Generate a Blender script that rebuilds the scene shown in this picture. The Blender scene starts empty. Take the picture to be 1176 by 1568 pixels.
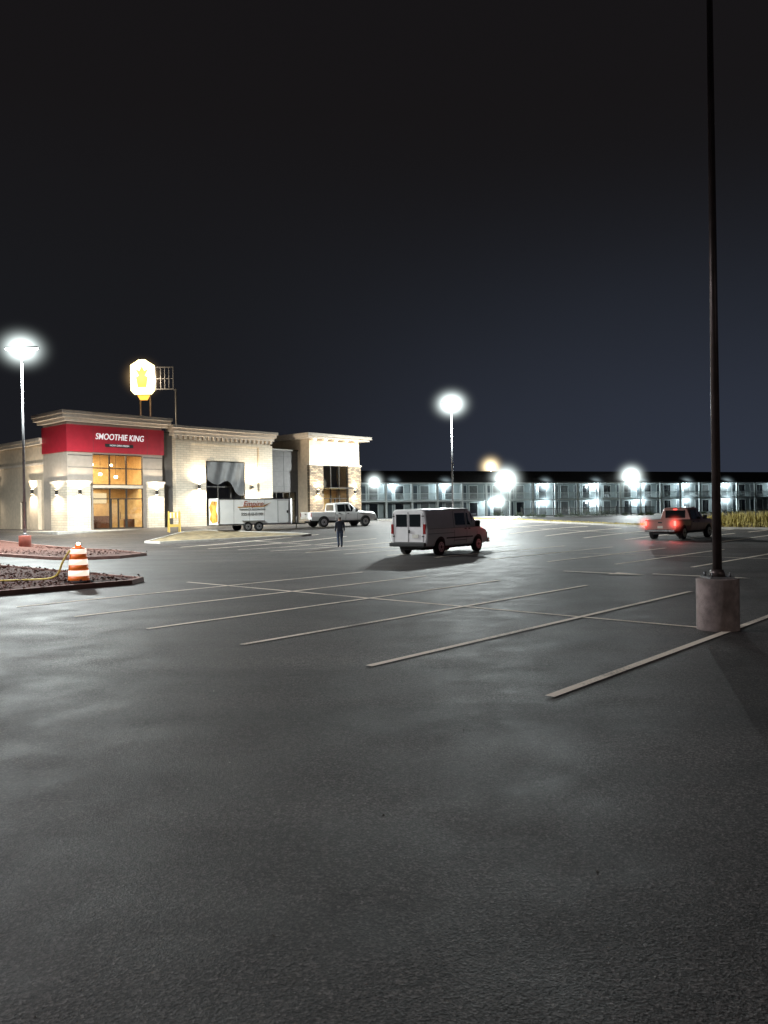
import bpy, bmesh, math, random
from mathutils import Matrix, Vector
random.seed(7)
R = math.radians
scene = bpy.context.scene

def S(a, b, x):
    t = max(0.0, min(1.0, (x - a) / (b - a)))
    return t * t * (3 - 2 * t)
def H(x, y):
    return 0.85 * S(44, 66, y) * (1 - 0.85 * S(8, 28, x) * (1 - S(75, 100, y)))

# lot axes (parking grid): origin P1, D along stalls, N across
P1 = (3.71, 14.87)
D = (0.669, 0.743); N = (0.743, -0.669)
def lot(n, d):
    return (P1[0] + n * N[0] + d * D[0], P1[1] + n * N[1] + d * D[1])

# ------------------------------------------------------------- materials
def newmat(name):
    m = bpy.data.materials.new(name); m.use_nodes = True
    nt = m.node_tree
    b = nt.nodes.get('Principled BSDF')
    return m, nt, b
def mat(name, col, rough=0.6, metal=0.0, emit=None, es=0.0, var=0.15, vscale=3.0, bump=0.0, bscale=40.0, spec=0.5, coat=0.0):
    m, nt, b = newmat(name)
    b.inputs['Roughness'].default_value = rough
    b.inputs['Metallic'].default_value = metal
    b.inputs['Specular IOR Level'].default_value = spec
    b.inputs['Coat Weight'].default_value = coat
    if emit:
        b.inputs['Emission Color'].default_value = (*emit, 1)
        b.inputs['Emission Strength'].default_value = es
    tc = nt.nodes.new('ShaderNodeTexCoord')
    n = nt.nodes.new('ShaderNodeTexNoise'); n.inputs['Scale'].default_value = vscale
    n.inputs['Detail'].default_value = 6
    nt.links.new(tc.outputs['Object'], n.inputs['Vector'])
    r = nt.nodes.new('ShaderNodeValToRGB')
    r.color_ramp.elements[0].position = 0.3; r.color_ramp.elements[1].position = 0.7
    r.color_ramp.elements[0].color = (*[c * (1 - var) for c in col], 1)
    r.color_ramp.elements[1].color = (*[min(1, c * (1 + var)) for c in col], 1)
    nt.links.new(n.outputs['Fac'], r.inputs['Fac'])
    nt.links.new(r.outputs['Color'], b.inputs['Base Color'])
    if bump > 0:
        n2 = nt.nodes.new('ShaderNodeTexNoise'); n2.inputs['Scale'].default_value = bscale
        n2.inputs['Detail'].default_value = 4
        nt.links.new(tc.outputs['Object'], n2.inputs['Vector'])
        bp = nt.nodes.new('ShaderNodeBump'); bp.inputs['Strength'].default_value = bump
        bp.inputs['Distance'].default_value = 0.02
        nt.links.new(n2.outputs['Fac'], bp.inputs['Height'])
        nt.links.new(bp.outputs['Normal'], b.inputs['Normal'])
    return m
def emat(name, col, s):
    m = bpy.data.materials.new(name); m.use_nodes = True
    nt = m.node_tree; nt.nodes.clear()
    e = nt.nodes.new('ShaderNodeEmission'); o = nt.nodes.new('ShaderNodeOutputMaterial')
    e.inputs['Color'].default_value = (*col, 1); e.inputs['Strength'].default_value = s
    nt.links.new(e.outputs[0], o.inputs['Surface'])
    return m
def brickmat(name, c1, c2, mortar, w, h, var=0.5, rough=0.85, msize=0.012, bump=0.4):
    m, nt, b = newmat(name)
    b.inputs['Roughness'].default_value = rough
    tc = nt.nodes.new('ShaderNodeTexCoord')
    sp = nt.nodes.new('ShaderNodeSeparateXYZ'); nt.links.new(tc.outputs['Object'], sp.inputs[0])
    ad = nt.nodes.new('ShaderNodeMath'); ad.operation = 'ADD'
    nt.links.new(sp.outputs['X'], ad.inputs[0]); nt.links.new(sp.outputs['Y'], ad.inputs[1])
    cb = nt.nodes.new('ShaderNodeCombineXYZ')
    nt.links.new(ad.outputs[0], cb.inputs['X']); nt.links.new(sp.outputs['Z'], cb.inputs['Y'])
    br = nt.nodes.new('ShaderNodeTexBrick')
    br.inputs['Scale'].default_value = 1.0
    br.inputs['Brick Width'].default_value = w; br.inputs['Row Height'].default_value = h
    br.inputs['Mortar Size'].default_value = msize
    br.inputs['Color1'].default_value = (*c1, 1); br.inputs['Color2'].default_value = (*c2, 1)
    br.inputs['Mortar'].default_value = (*mortar, 1)
    nt.links.new(cb.outputs[0], br.inputs['Vector'])
    n = nt.nodes.new('ShaderNodeTexNoise'); n.inputs['Scale'].default_value = 1.3; n.inputs['Detail'].default_value = 5
    nt.links.new(tc.outputs['Object'], n.inputs['Vector'])
    mr = nt.nodes.new('ShaderNodeMapRange'); mr.inputs['To Min'].default_value = 1 - var * .5; mr.inputs['To Max'].default_value = 1.05
    nt.links.new(n.outputs['Fac'], mr.inputs['Value'])
    mx = nt.nodes.new('ShaderNodeVectorMath'); mx.operation = 'SCALE'
    nt.links.new(br.outputs['Color'], mx.inputs[0]); nt.links.new(mr.outputs[0], mx.inputs['Scale'])
    nt.links.new(mx.outputs[0], b.inputs['Base Color'])
    bp = nt.nodes.new('ShaderNodeBump'); bp.inputs['Strength'].default_value = bump; bp.inputs['Distance'].default_value = 0.02
    bp.invert = True
    nt.links.new(br.outputs['Fac'], bp.inputs['Height']); nt.links.new(bp.outputs['Normal'], b.inputs['Normal'])
    return m
def glassmat(name, tint=(0.6, 0.65, 0.65), alpha=0.25):
    m = bpy.data.materials.new(name); m.use_nodes = True
    nt = m.node_tree; nt.nodes.clear()
    t = nt.nodes.new('ShaderNodeBsdfTransparent'); g = nt.nodes.new('ShaderNodeBsdfGlossy')
    t.inputs['Color'].default_value = (*tint, 1); g.inputs['Roughness'].default_value = 0.05
    x = nt.nodes.new('ShaderNodeMixShader'); x.inputs['Fac'].default_value = alpha
    o = nt.nodes.new('ShaderNodeOutputMaterial')
    nt.links.new(t.outputs[0], x.inputs[1]); nt.links.new(g.outputs[0], x.inputs[2]); nt.links.new(x.outputs[0], o.inputs[0])
    return m

def asphaltmat():
    m, nt, b = newmat('asphalt')
    L = nt.links.new
    geo = nt.nodes.new('ShaderNodeNewGeometry')
    def noise(scale, detail=5, rough=0.55):
        n = nt.nodes.new('ShaderNodeTexNoise'); n.inputs['Scale'].default_value = scale
        n.inputs['Detail'].default_value = detail; n.inputs['Roughness'].default_value = rough
        L(geo.outputs['Position'], n.inputs['Vector']); return n
    big = noise(0.16, 6, 0.6); mid = noise(1.1, 6, 0.65); fine = noise(36, 4, 0.8); clump = noise(11, 4, .7)
    def streak(ang, sc, s):
        mp = nt.nodes.new('ShaderNodeMapping'); mp.inputs['Rotation'].default_value = (0, 0, R(ang))
        mp.inputs['Scale'].default_value = sc
        L(geo.outputs['Position'], mp.inputs['Vector'])
        st = nt.nodes.new('ShaderNodeTexNoise'); st.inputs['Scale'].default_value = s; st.inputs['Detail'].default_value = 5
        L(mp.outputs[0], st.inputs['Vector']); return st.outputs['Fac']
    st = streak(42, (0.07, 0.8, 1), .9); st2 = streak(-12, (0.06, .9, 1), .9)
    vor = nt.nodes.new('ShaderNodeTexVoronoi'); vor.inputs['Scale'].default_value = 75
    L(geo.outputs['Position'], vor.inputs['Vector'])
    def mr(src, a, b2, c, d):
        n = nt.nodes.new('ShaderNodeMapRange')
        n.inputs['From Min'].default_value = a; n.inputs['From Max'].default_value = b2
        n.inputs['To Min'].default_value = c; n.inputs['To Max'].default_value = d
        L(src, n.inputs['Value']); return n.outputs[0]
    def mul(a, c):
        n = nt.nodes.new('ShaderNodeMath'); n.operation = 'MULTIPLY'; L(a, n.inputs[0]); L(c, n.inputs[1]); return n.outputs[0]
    f = mul(mr(big.outputs['Fac'], .3, .7, .66, 1.34), mr(mid.outputs['Fac'], .3, .7, .76, 1.24))
    f = mul(f, mr(st, .35, .65, .76, 1.24))
    f = mul(f, mr(st2, .35, .65, .80, 1.20))
    f = mul(f, mr(clump.outputs['Fac'], .32, .68, .68, 1.32))
    f = mul(f, mr(fine.outputs['Fac'], .32, .70, .10, 1.95))
    cw = nt.nodes.new('ShaderNodeRGBToBW'); L(vor.outputs['Color'], cw.inputs[0])
    f = mul(f, mr(cw.outputs[0], .35, .88, .6, 2.2))
    v2 = nt.nodes.new('ShaderNodeTexVoronoi'); v2.inputs['Scale'].default_value = 0.4
    L(geo.outputs['Position'], v2.inputs['Vector'])
    f = mul(f, mr(v2.outputs['Distance'], .03, .2, .6, 1.0))
    nz = noise(.8, 4, .6)
    wv = nt.nodes.new('ShaderNodeVectorMath'); wv.operation = 'SCALE'; wv.inputs['Scale'].default_value = 1.2
    L(nz.outputs['Color'], wv.inputs[0])
    wa = nt.nodes.new('ShaderNodeVectorMath'); wa.operation = 'ADD'; L(geo.outputs['Position'], wa.inputs[0]); L(wv.outputs[0], wa.inputs[1])
    vc = nt.nodes.new('ShaderNodeTexVoronoi'); vc.feature = 'DISTANCE_TO_EDGE'; vc.inputs['Scale'].default_value = 0.16
    L(wa.outputs[0], vc.inputs['Vector'])
    f = mul(f, mr(vc.outputs['Distance'], .0006, .003, .55, 1.0))
    col = nt.nodes.new('ShaderNodeVectorMath'); col.operation = 'SCALE'
    col.inputs[0].default_value = (0.048, 0.0425, 0.0405)
    L(f, col.inputs['Scale'])
    L(col.outputs[0], b.inputs['Base Color'])
    L(mr(mid.outputs['Fac'], .3, .7, .56, .74), b.inputs['Roughness'])
    b.inputs['Specular IOR Level'].default_value = 0.28
    bp = nt.nodes.new('ShaderNodeBump'); bp.inputs['Strength'].default_value = 0.9; bp.inputs['Distance'].default_value = 0.007
    L(fine.outputs['Fac'], bp.inputs['Height'])
    bp2 = nt.nodes.new('ShaderNodeBump'); bp2.inputs['Strength'].default_value = 0.5; bp2.inputs['Distance'].default_value = 0.004
    L(vor.outputs['Distance'], bp2.inputs['Height']); L(bp.outputs['Normal'], bp2.inputs['Normal'])
    L(bp2.outputs['Normal'], b.inputs['Normal'])
    return m
def paintmat(name, c, worn):
    m, nt, b = newmat(name); L = nt.links.new
    geo = nt.nodes.new('ShaderNodeNewGeometry')
    n = nt.nodes.new('ShaderNodeTexNoise'); n.inputs['Scale'].default_value = 30; n.inputs['Detail'].default_value = 8; n.inputs['Roughness'].default_value = .7
    n2 = nt.nodes.new('ShaderNodeTexNoise'); n2.inputs['Scale'].default_value = 0.6; n2.inputs['Detail'].default_value = 4
    L(geo.outputs['Position'], n.inputs['Vector']); L(geo.outputs['Position'], n2.inputs['Vector'])
    a = nt.nodes.new('ShaderNodeMath'); a.operation = 'ADD'; L(n.outputs['Fac'], a.inputs[0]); L(n2.outputs['Fac'], a.inputs[1])
    r = nt.nodes.new('ShaderNodeValToRGB')
    r.color_ramp.elements[0].position = worn - .08; r.color_ramp.elements[1].position = worn + .08
    r.color_ramp.elements[0].color = (.09, .08, .075, 1); r.color_ramp.elements[1].color = (*c, 1)
    h = nt.nodes.new('ShaderNodeMath'); h.operation = 'MULTIPLY'; h.inputs[1].default_value = .5
    L(a.outputs[0], h.inputs[0]); L(h.outputs[0], r.inputs['Fac']); L(r.outputs[0], b.inputs['Base Color'])
    b.inputs['Roughness'].default_value = .75; b.inputs['Specular IOR Level'].default_value = .3
    return m

M = {}
M['asphalt'] = asphaltmat()
M['paint'] = paintmat('faded_cream_paint', (.80, .68, .57), .42)
M['paint2'] = paintmat('old_white_paint', (.13, .125, .12), .46)
M['conc'] = mat('concrete', (.36, .34, .31), .85, var=.2, bump=.3)
M['concbase'] = mat('weathered_concrete', (.27, .215, .20), .9, var=.4, vscale=5, bump=.6, bscale=60)
M['redbase'] = mat('red_painted_concrete', (.35, .10, .07), .8, var=.25)
M['mulch'] = mat('red_mulch', (.075, .027, .018), .95, var=.7, vscale=14, bump=1.0, bscale=30)
M['curbred'] = mat('reddish_kerb', (.24, .13, .105), .85, var=.25, bump=.3)
M['dirt'] = mat('dry_grass_dirt', (.17, .13, .07), .95, var=.45, vscale=2, bump=.8, bscale=20)
M['terrain'] = mat('terrain_dirt', (.05, .045, .03), .95, var=.5, vscale=.3, bump=.6, bscale=4)
M['bronze'] = mat('dark_bronze_steel', (.10, .075, .07), .40, .5, var=.35, vscale=2.0)
M['galv'] = mat('galvanised_steel', (.22, .22, .23), .45, .7, var=.2)
M['lamphead'] = mat('lamp_housing', (.10, .10, .10), .5, .5)
M['led'] = emat('led_lens', (.93, 1.0, .97), 60)
M['ledoff'] = mat('unlit_lens', (.4, .4, .42), .2)
M['warm'] = emat('warm_lens', (1, .85, .6), 25)
M['sodium'] = emat('sodium_lens', (1, .72, .28), 40)
M['cool'] = emat('cool_lens', (.80, .95, 1.0), 40)
M['greige'] = mat('greige_stucco', (.30, .26, .225), .9, var=.08, bump=.15, bscale=80)
M['grey'] = mat('dark_grey_stucco', (.10, .095, .095), .9, var=.1, bump=.15, bscale=80)
M['cream'] = brickmat('cream_brick', (.66, .58, .47), (.56, .48, .38), (.40, .35, .28), .62, .2, .3, msize=.018)
M['creamst'] = mat('cream_stucco', (.58, .48, .37), .9, var=.10, bump=.15, bscale=80)
M['corn'] = mat('cornice_stucco', (.58, .51, .44), .85, var=.1)
M['red'] = mat('red_fascia_panel', (.38, .014, .03), .55, var=.10)
M['stone'] = brickmat('stone_veneer', (.34, .25, .16), (.11, .08, .055), (.05, .045, .04), .40, .16, .8, msize=.02, bump=1)
M['frame'] = mat('dark_window_frame', (.05, .045, .04), .4, .5)
M['glass'] = glassmat('storefront_glass', (.85, .84, .80), .08)
M['dglass'] = mat('dark_glass', (.012, .014, .016), .06, var=0, spec=.8)
M['curtain'] = mat('curtained_window', (.10, .11, .11), .5, var=.3)
M['vglass'] = mat('vehicle_glass', (.015, .018, .02), .05, var=0, spec=.9)
M['tarp'] = mat('black_tarp', (.02, .02, .022), .45, var=.4, vscale=2, bump=.6, bscale=3)
M['white'] = mat('white_car_paint', (.80, .79, .78), .35, var=.03, coat=.5)
M['whitet'] = mat('white_trailer_skin', (.80, .80, .79), .45, var=.06, vscale=1.5)
M['redpaint'] = mat('dull_red_car_paint', (.46, .22, .19), .35, .1, var=.05, coat=.5)
M['blackpl'] = mat('black_plastic', (.02, .02, .02), .55)
M['rubber'] = mat('tyre_rubber', (.018, .018, .018), .85)
M['rim'] = mat('wheel_rim', (.45, .45, .46), .35, .8)
M['chrome'] = mat('chrome', (.6, .6, .6), .25, 1)
M['tail'] = mat('tail_lamp_off', (.30, .02, .02), .2)
M['tailon'] = emat('tail_lamp_lit', (1, .05, .04), 9)
M['headl'] = mat('headlamp_glass', (.6, .6, .62), .1)
M['orange'] = mat('orange_plastic_glow', (.75, .16, .02), .5, emit=(1, .2, .04), es=.16)  # slight emission painted in so the barrel looks brightly lit
M['retro'] = mat('retroreflective_white_glow', (.85, .83, .78), .4, emit=(1, .85, .7), es=1.0)  # own glow stands in for lamplight thrown back by the bands
M['orangeg'] = mat('orange_graphic', (.75, .26, .03), .5, var=.8, vscale=2.5)
M['plate'] = mat('licence_plate', (.7, .68, .6), .5)
M['seam'] = mat('panel_seam', (.06, .06, .06), .7)
M['motelwall'] = mat('motel_stucco', (.25, .29, .295), .9, var=.2, vscale=.35)
M['motelwhite'] = mat('motel_white_trim', (.52, .56, .56), .8, var=.06)
M['moteldoor'] = mat('motel_door', (.03, .045, .055), .6)
M['roof'] = mat('dark_shingle_roof', (.025, .022, .022), .9, var=.3, bump=.5)
M['skin'] = mat('skin', (.42, .25, .17), .5, var=.05)
M['shirt'] = mat('dark_jacket', (.03, .035, .05), .85, var=.3)
M['jeans'] = mat('blue_jeans', (.045, .06, .10), .9, var=.3)
M['hair'] = mat('hair', (.02, .015, .01), .7)
M['shoe'] = mat('shoes', (.03, .03, .03), .6)
M['yellow'] = mat('yellow_hose', (.65, .50, .10), .6)
M['ybar'] = mat('yellow_plastic', (.62, .42, .10), .6)
M['intwall'] = mat('interior_wall', (.72, .54, .28), .8)
M['intdark'] = mat('interior_counter', (.16, .07, .04), .6)
M['menu'] = emat('menu_board', (1, .80, .5), 1.6)
M['signface'] = emat('sign_face', (1, .80, .36), 5)
M['signlogo'] = emat('sign_logo', (1, .42, .06), 2.4)
M['signtext'] = emat('sign_letters', (1, .95, .95), .9)
M['shrub'] = mat('shrub_leaves', (.05, .07, .035), .8, var=.5, vscale=6)
M['drygrass'] = mat('dry_grass', (.36, .29, .09), .9, var=.4, vscale=5)

# ------------------------------------------------------------- helpers
def empty(name, loc=(0, 0, 0), rz=0.0):
    o = bpy.data.objects.new(name, None); scene.collection.objects.link(o)
    o.location = loc; o.rotation_euler = (0, 0, rz); o.empty_display_size = .3
    return o
def mk(parent, name, verts, faces, m, smooth=False, bevel=0.0, loc=(0, 0, 0), rot=(0, 0, 0)):
    me = bpy.data.meshes.new(name); me.from_pydata(verts, [], faces); me.update()
    bm = bmesh.new(); bm.from_mesh(me); bmesh.ops.recalc_face_normals(bm, faces=bm.faces); bm.to_mesh(me); bm.free()
    o = bpy.data.objects.new(name, me); scene.collection.objects.link(o)
    if m: me.materials.append(m)
    if smooth:
        for p in me.polygons: p.use_smooth = True
    if bevel > 0:
        b = o.modifiers.new('bevel', 'BEVEL'); b.width = bevel; b.segments = 2; b.limit_method = 'ANGLE'
    o.location = loc; o.rotation_euler = rot
    if parent: o.parent = parent
    return o
BF = [(0, 1, 2, 3), (4, 7, 6, 5), (0, 4, 5, 1), (1, 5, 6, 2), (2, 6, 7, 3), (3, 7, 4, 0)]
def bv(x0, x1, y0, y1, z0, z1):
    return [(x0, y0, z0), (x0, y1, z0), (x1, y1, z0), (x1, y0, z0), (x0, y0, z1), (x0, y1, z1), (x1, y1, z1), (x1, y0, z1)]
def box(parent, name, x0, x1, y0, y1, z0, z1, m, bevel=0.0):
    return mk(parent, name, bv(x0, x1, y0, y1, z0, z1), BF, m, bevel=bevel)
def boxes(parent, name, lst, m, bevel=0.0):
    V = []; F = []
    for b in lst:
        k = len(V); V += bv(*b); F += [tuple(i + k for i in f) for f in BF]
    return mk(parent, name, V, F, m, bevel=bevel)
def cyl(parent, name, loc, r, h, m, axis='Z', r2=None, seg=24, smooth=True, bevel=0.0):
    if r2 is None: r2 = r
    V = []; F = []
    for i in range(seg):
        a = 2 * math.pi * i / seg; V.append((r * math.cos(a), r * math.sin(a), 0))
    for i in range(seg):
        a = 2 * math.pi * i / seg; V.append((r2 * math.cos(a), r2 * math.sin(a), h))
    for i in range(seg):
        j = (i + 1) % seg; F.append((i, j, seg + j, seg + i))
    F.append(tuple(range(seg))[::-1]); F.append(tuple(range(seg, 2 * seg)))
    rot = {'Z': (0, 0, 0), 'Y': (R(-90), 0, 0), 'X': (0, R(90), 0)}[axis]
    o = mk(parent, name, V, F, m, bevel=bevel, loc=loc, rot=rot)
    for p in o.data.polygons: p.use_smooth = len(p.vertices) == 4
    return o
def ellip(parent, name, loc, s, m, seg=16):
    bm = bmesh.new(); bmesh.ops.create_uvsphere(bm, u_segments=seg, v_segments=seg // 2 + 2, radius=1)
    me = bpy.data.meshes.new(name); bm.to_mesh(me); bm.free()
    for p in me.polygons: p.use_smooth = True
    me.materials.append(m)
    o = bpy.data.objects.new(name, me); scene.collection.objects.link(o)
    o.location = loc; o.scale = s; o.parent = parent
    return o
def text(parent, name, body, size, loc, rot, m, ext=0.01, shear=0.0, sx=1.0):
    c = bpy.data.curves.new(name, 'FONT'); c.body = body; c.size = size; c.extrude = ext
    c.align_x = 'CENTER'; c.align_y = 'CENTER'; c.shear = shear; c.offset = size * .004
    t = bpy.data.objects.new(name + '_c', c); scene.collection.objects.link(t)
    bpy.context.view_layer.update()
    me = bpy.data.meshes.new_from_object(t.evaluated_get(bpy.context.evaluated_depsgraph_get()))
    bpy.data.objects.remove(t)
    me.materials.clear(); me.materials.append(m)
    o = bpy.data.objects.new(name, me); scene.collection.objects.link(o)
    o.location = loc; o.rotation_euler = rot; o.scale = (sx, 1, 1); o.parent = parent
    return o
def light(parent, name, kind, loc, power, col, radius=.1, rot=None, spot=None, blend=.5):
    l = bpy.data.lights.new(name, kind); l.energy = power; l.color = col
    if kind in ('POINT', 'SPOT'): l.shadow_soft_size = radius
    if kind == 'AREA': l.size = radius
    if spot: l.spot_size = R(spot); l.spot_blend = blend
    o = bpy.data.objects.new(name, l); scene.collection.objects.link(o)
    o.location = loc
    if rot: o.rotation_euler = rot
    if parent: o.parent = parent
    return o

def halomat(name, col, s, p=5):  # emission-only volume, paints a glare halo; no mist that scatters light
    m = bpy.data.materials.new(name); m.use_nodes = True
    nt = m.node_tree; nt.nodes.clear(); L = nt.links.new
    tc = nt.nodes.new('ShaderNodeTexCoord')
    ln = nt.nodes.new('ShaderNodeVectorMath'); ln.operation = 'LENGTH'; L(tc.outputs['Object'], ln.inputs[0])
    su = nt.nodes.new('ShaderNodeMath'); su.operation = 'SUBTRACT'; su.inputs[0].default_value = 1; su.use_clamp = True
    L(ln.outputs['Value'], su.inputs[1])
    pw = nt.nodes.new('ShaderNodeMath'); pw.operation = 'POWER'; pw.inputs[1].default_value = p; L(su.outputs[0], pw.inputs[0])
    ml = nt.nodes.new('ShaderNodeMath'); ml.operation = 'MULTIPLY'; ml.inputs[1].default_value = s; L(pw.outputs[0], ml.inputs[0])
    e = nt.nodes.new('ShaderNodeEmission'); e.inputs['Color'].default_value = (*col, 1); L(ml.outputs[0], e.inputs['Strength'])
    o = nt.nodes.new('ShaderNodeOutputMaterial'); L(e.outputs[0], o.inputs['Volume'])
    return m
M['haze'] = halomat('painted_halo', (.88, 1.0, .98), 8.0, 7)  # painted glare halo, emission only, no real haze
M['haloc'] = halomat('painted_halo_cool', (.72, .92, 1.0), 5.0, 6)
M['halow'] = halomat('painted_halo_warm', (1, .66, .3), 1.6, 5)
def haze(parent, loc, r, m):  # glowing ball that paints the halo seen around a lamp
    return ellip(parent, 'painted_halo', loc, (r, r, r), m, 24)

# ------------------------------------------------------------- ground
def lines(a, b, s):
    n = int(round((b - a) / s)); return [a + (b - a) * i / n for i in range(n + 1)]
xs = lines(-600, -100, 50)[:-1] + lines(-100, 100, 2)[:-1] + lines(100, 600, 50)
ys = lines(-150, 0, 30)[:-1] + lines(0, 130, 2)[:-1] + lines(130, 180, 10)[:-1] + lines(180, 1200, 60)
V = [(x, y, H(x, y) - .03) for y in ys for x in xs]
nx = len(xs)
F = [(j * nx + i, j * nx + i + 1, (j + 1) * nx + i + 1, (j + 1) * nx + i) for j in range(len(ys) - 1) for i in range(nx - 1)]
mk(None, 'ground', V, F, M['terrain'], smooth=True)
def lotgrid(name, n0, n1, d0, d1, step, off, m, parent=None, zf=None):
    ns = lines(n0, n1, step); ds = lines(d0, d1, step)
    V = []
    for d in ds:
        for n in ns:
            x, y = lot(n, d); V.append((x, y, H(x, y) + off + (zf(n, d) if zf else 0)))
    k = len(ns)
    F = [(j * k + i, j * k + i + 1, (j + 1) * k + i + 1, (j + 1) * k + i) for j in range(len(ds) - 1) for i in range(k - 1)]
    return mk(parent, name, V, F, m, smooth=True)
lotgrid('parking_lot', -75, 65, -45, 51, 1.0, .0, M['asphalt'])
lotgrid('motel_parking_lot', -80, 60, 57, 82, 1.5, .0, M['asphalt'])

def strip(V, F, a, b, w, off):
    L = math.hypot(b[0] - a[0], b[1] - a[1]); k = max(1, int(L / 1.0))
    ux, uy = (b[0] - a[0]) / L, (b[1] - a[1]) / L; px, py = -uy * w / 2, ux * w / 2
    s = len(V)
    for i in range(k + 1):
        t = L * i / k
        for sg in (-1, 1):
            x, y = lot(a[0] + ux * t + px * sg, a[1] + uy * t + py * sg); V.append((x, y, H(x, y) + off))
    for i in range(k): F.append((s + 2 * i, s + 2 * i + 1, s + 2 * i + 3, s + 2 * i + 2))
W = 2.74
V = []; F = []
strip(V, F, (-13.0, 0), (W - .1, 0), .11, .006)
for k in range(-1, 5):
    strip(V, F, (-k * W, -5.9), (-k * W, 5.5), .12, .010)
strip(V, F, (W + .6, 0), (8 * W, 0), .11, .006)
for k in range(-8, -1): strip(V, F, (-k * W, -5.6), (-k * W, 5.5), .12, .010)
mk(None, 'parking_stall_lines', V, F, M['paint'])
V = []; F = []
strip(V, F, (-12 * W, 18.5), (9 * W, 18.5), .12, .006)
for k in range(-9, 13): strip(V, F, (-k * W, 12.9), (-k * W, 24.1), .16, .010)
strip(V, F, (-10 * W, 37), (9 * W, 37), .12, .006)
for k in range(-9, 11): strip(V, F, (-k * W, 31.4), (-k * W, 42.6), .18, .010)
for k in range(-9, 12): strip(V, F, (-k * W, 45.5), (-k * W, 50.8), .18, .010)
mk(None, 'parking_stall_lines', V, F, M['paint'])
V = []; F = []
strip(V, F, (-5, -10.5), (-13.5, -7.9), .10, .006)
strip(V, F, (-13, -6), (-40, -6.2), .12, .006)
mk(None, 'faded_pavement_line', V, F, M['paint2'])
def arrow(n, d, ang):
    pts = [(-1.5, -.09), (.2, -.09), (.2, -.38), (1.3, 0), (.2, .38), (.2, .09), (-1.5, .09)]
    V = []
    for (a, b) in pts:
        ca, sa = math.cos(ang), math.sin(ang)
        x, y = lot(n + a * ca - b * sa, d + a * sa + b * ca); V.append((x, y, H(x, y) + .02))
    mk(None, 'pavement_arrow', V, [tuple(range(7))], M['paint'])
arrow(-4.0, 9.2, 0); arrow(-1.2, 9.6, 0); arrow(-2.0, 27.5, 0); arrow(6.0, 9.0, 0)

def island(name, poly, fill, kerbm, hh=.14, kw=.16):
    e = empty(name)
    n = len(poly)
    cx = sum(p[0] for p in poly) / n; cy = sum(p[1] for p in poly) / n
    dp = []
    for i in range(n):
        a = poly[i]; b = poly[(i + 1) % n]; L = math.hypot(b[0] - a[0], b[1] - a[1]); k = max(1, int(L / 1.2))
        for j in range(k): dp.append((a[0] + (b[0] - a[0]) * j / k, a[1] + (b[1] - a[1]) * j / k))
    m = len(dp); inn = []
    for i in range(m):
        p0 = dp[i - 1]; p = dp[i]; p2 = dp[(i + 1) % m]
        tx, ty = p2[0] - p0[0], p2[1] - p0[1]; l = math.hypot(tx, ty); nx_, ny_ = -ty / l, tx / l
        if (cx - p[0]) * nx_ + (cy - p[1]) * ny_ < 0: nx_, ny_ = -nx_, -ny_
        inn.append((p[0] + nx_ * kw, p[1] + ny_ * kw))
    V = []; F = []
    for p in dp: V.append((p[0], p[1], H(*p) - .05))
    for p, q in zip(dp, inn): V.append((p[0] + (q[0] - p[0]) * .15, p[1] + (q[1] - p[1]) * .15, H(*p) + hh))
    for p in inn: V.append((p[0], p[1], H(*p) + hh))
    for p in inn: V.append((p[0], p[1], H(*p) - .05))
    for i in range(m):
        j = (i + 1) % m
        for k in range(3): F.append((k * m + i, k * m + j, (k + 1) * m + j, (k + 1) * m + i))
    mk(e, 'kerb', V, F, kerbm)
    V = [(p[0], p[1], H(*p) + hh - .05) for p in inn]; V.append((cx, cy, H(cx, cy) + hh + .10))
    F = [(i, (i + 1) % m, m) for i in range(m)]
    mk(e, 'bed', V, F, fill)
    return e
def lp(l): return [lot(n, d) for n, d in l]
island('planting_island', lp([(-13.7, -1.4), (-14.4, -.6), (-40, -.6), (-40, -6), (-14.8, -6), (-13.8, -5.2)]), M['mulch'], M['curbred'])
island('planting_island', lp([(-26.3, 5.3), (-27.3, 7.3), (-32, 8.3), (-60, 8.3), (-60, 3), (-28.5, 3), (-26.8, 3.6)]), M['mulch'], M['curbred'])
island('planting_island', [(-15.4, 50.2), (-14.2, 49.6), (-5.6, 53.2), (-5.0, 54.0), (-6, 55.0), (-13.6, 59.0), (-14.8, 57.6)], M['dirt'], M['conc'])

# verge with kerb at lot far side
def bank(n, d): return .50 * S(-24, -13, n) * S(51.2, 53.5, d)
e = empty('grass_verge')
lotgrid('verge_soil', -52, 40, 51.2, 57.2, 1.0, .12, M['dirt'], e, bank)
V = []; F = []
ns = lines(-52, 40, 1.0)
for n in ns:
    for (dd, z) in ((51.0, -.05), (51.02, .15), (51.2, .15), (51.2, -.05)):
        x, y = lot(n, dd); V.append((x, y, H(x, y) + z))
for i in range(len(ns) - 1):
    for k in range(3): F.append((4 * i + k, 4 * i + k + 1, 4 * i + k + 5, 4 * i + k + 4))
mk(e, 'kerb', V, F, M['conc'])
V = []; F = []
for i in range(22000):
    n = random.uniform(-45, 10); d = random.uniform(51.4, 57.0)
    if random.random() < .6 and n < -22: continue
    x, y = lot(n, d); z = H(x, y) + .1 + bank(n, d)
    h = random.uniform(.2, .8) * (.25 + .95 * S(-24, -14, n)); w = .035; a = random.uniform(0, 3.14)
    s = len(V); lx = random.uniform(-.15, .15); ly = random.uniform(-.15, .15)
    V += [(x - w * math.cos(a), y - w * math.sin(a), z), (x + w * math.cos(a), y + w * math.sin(a), z), (x + lx, y + ly, z + h)]
    F.append((s, s + 1, s + 2))
mk(None, 'dry_grass', V, F, M['drygrass'])

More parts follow.
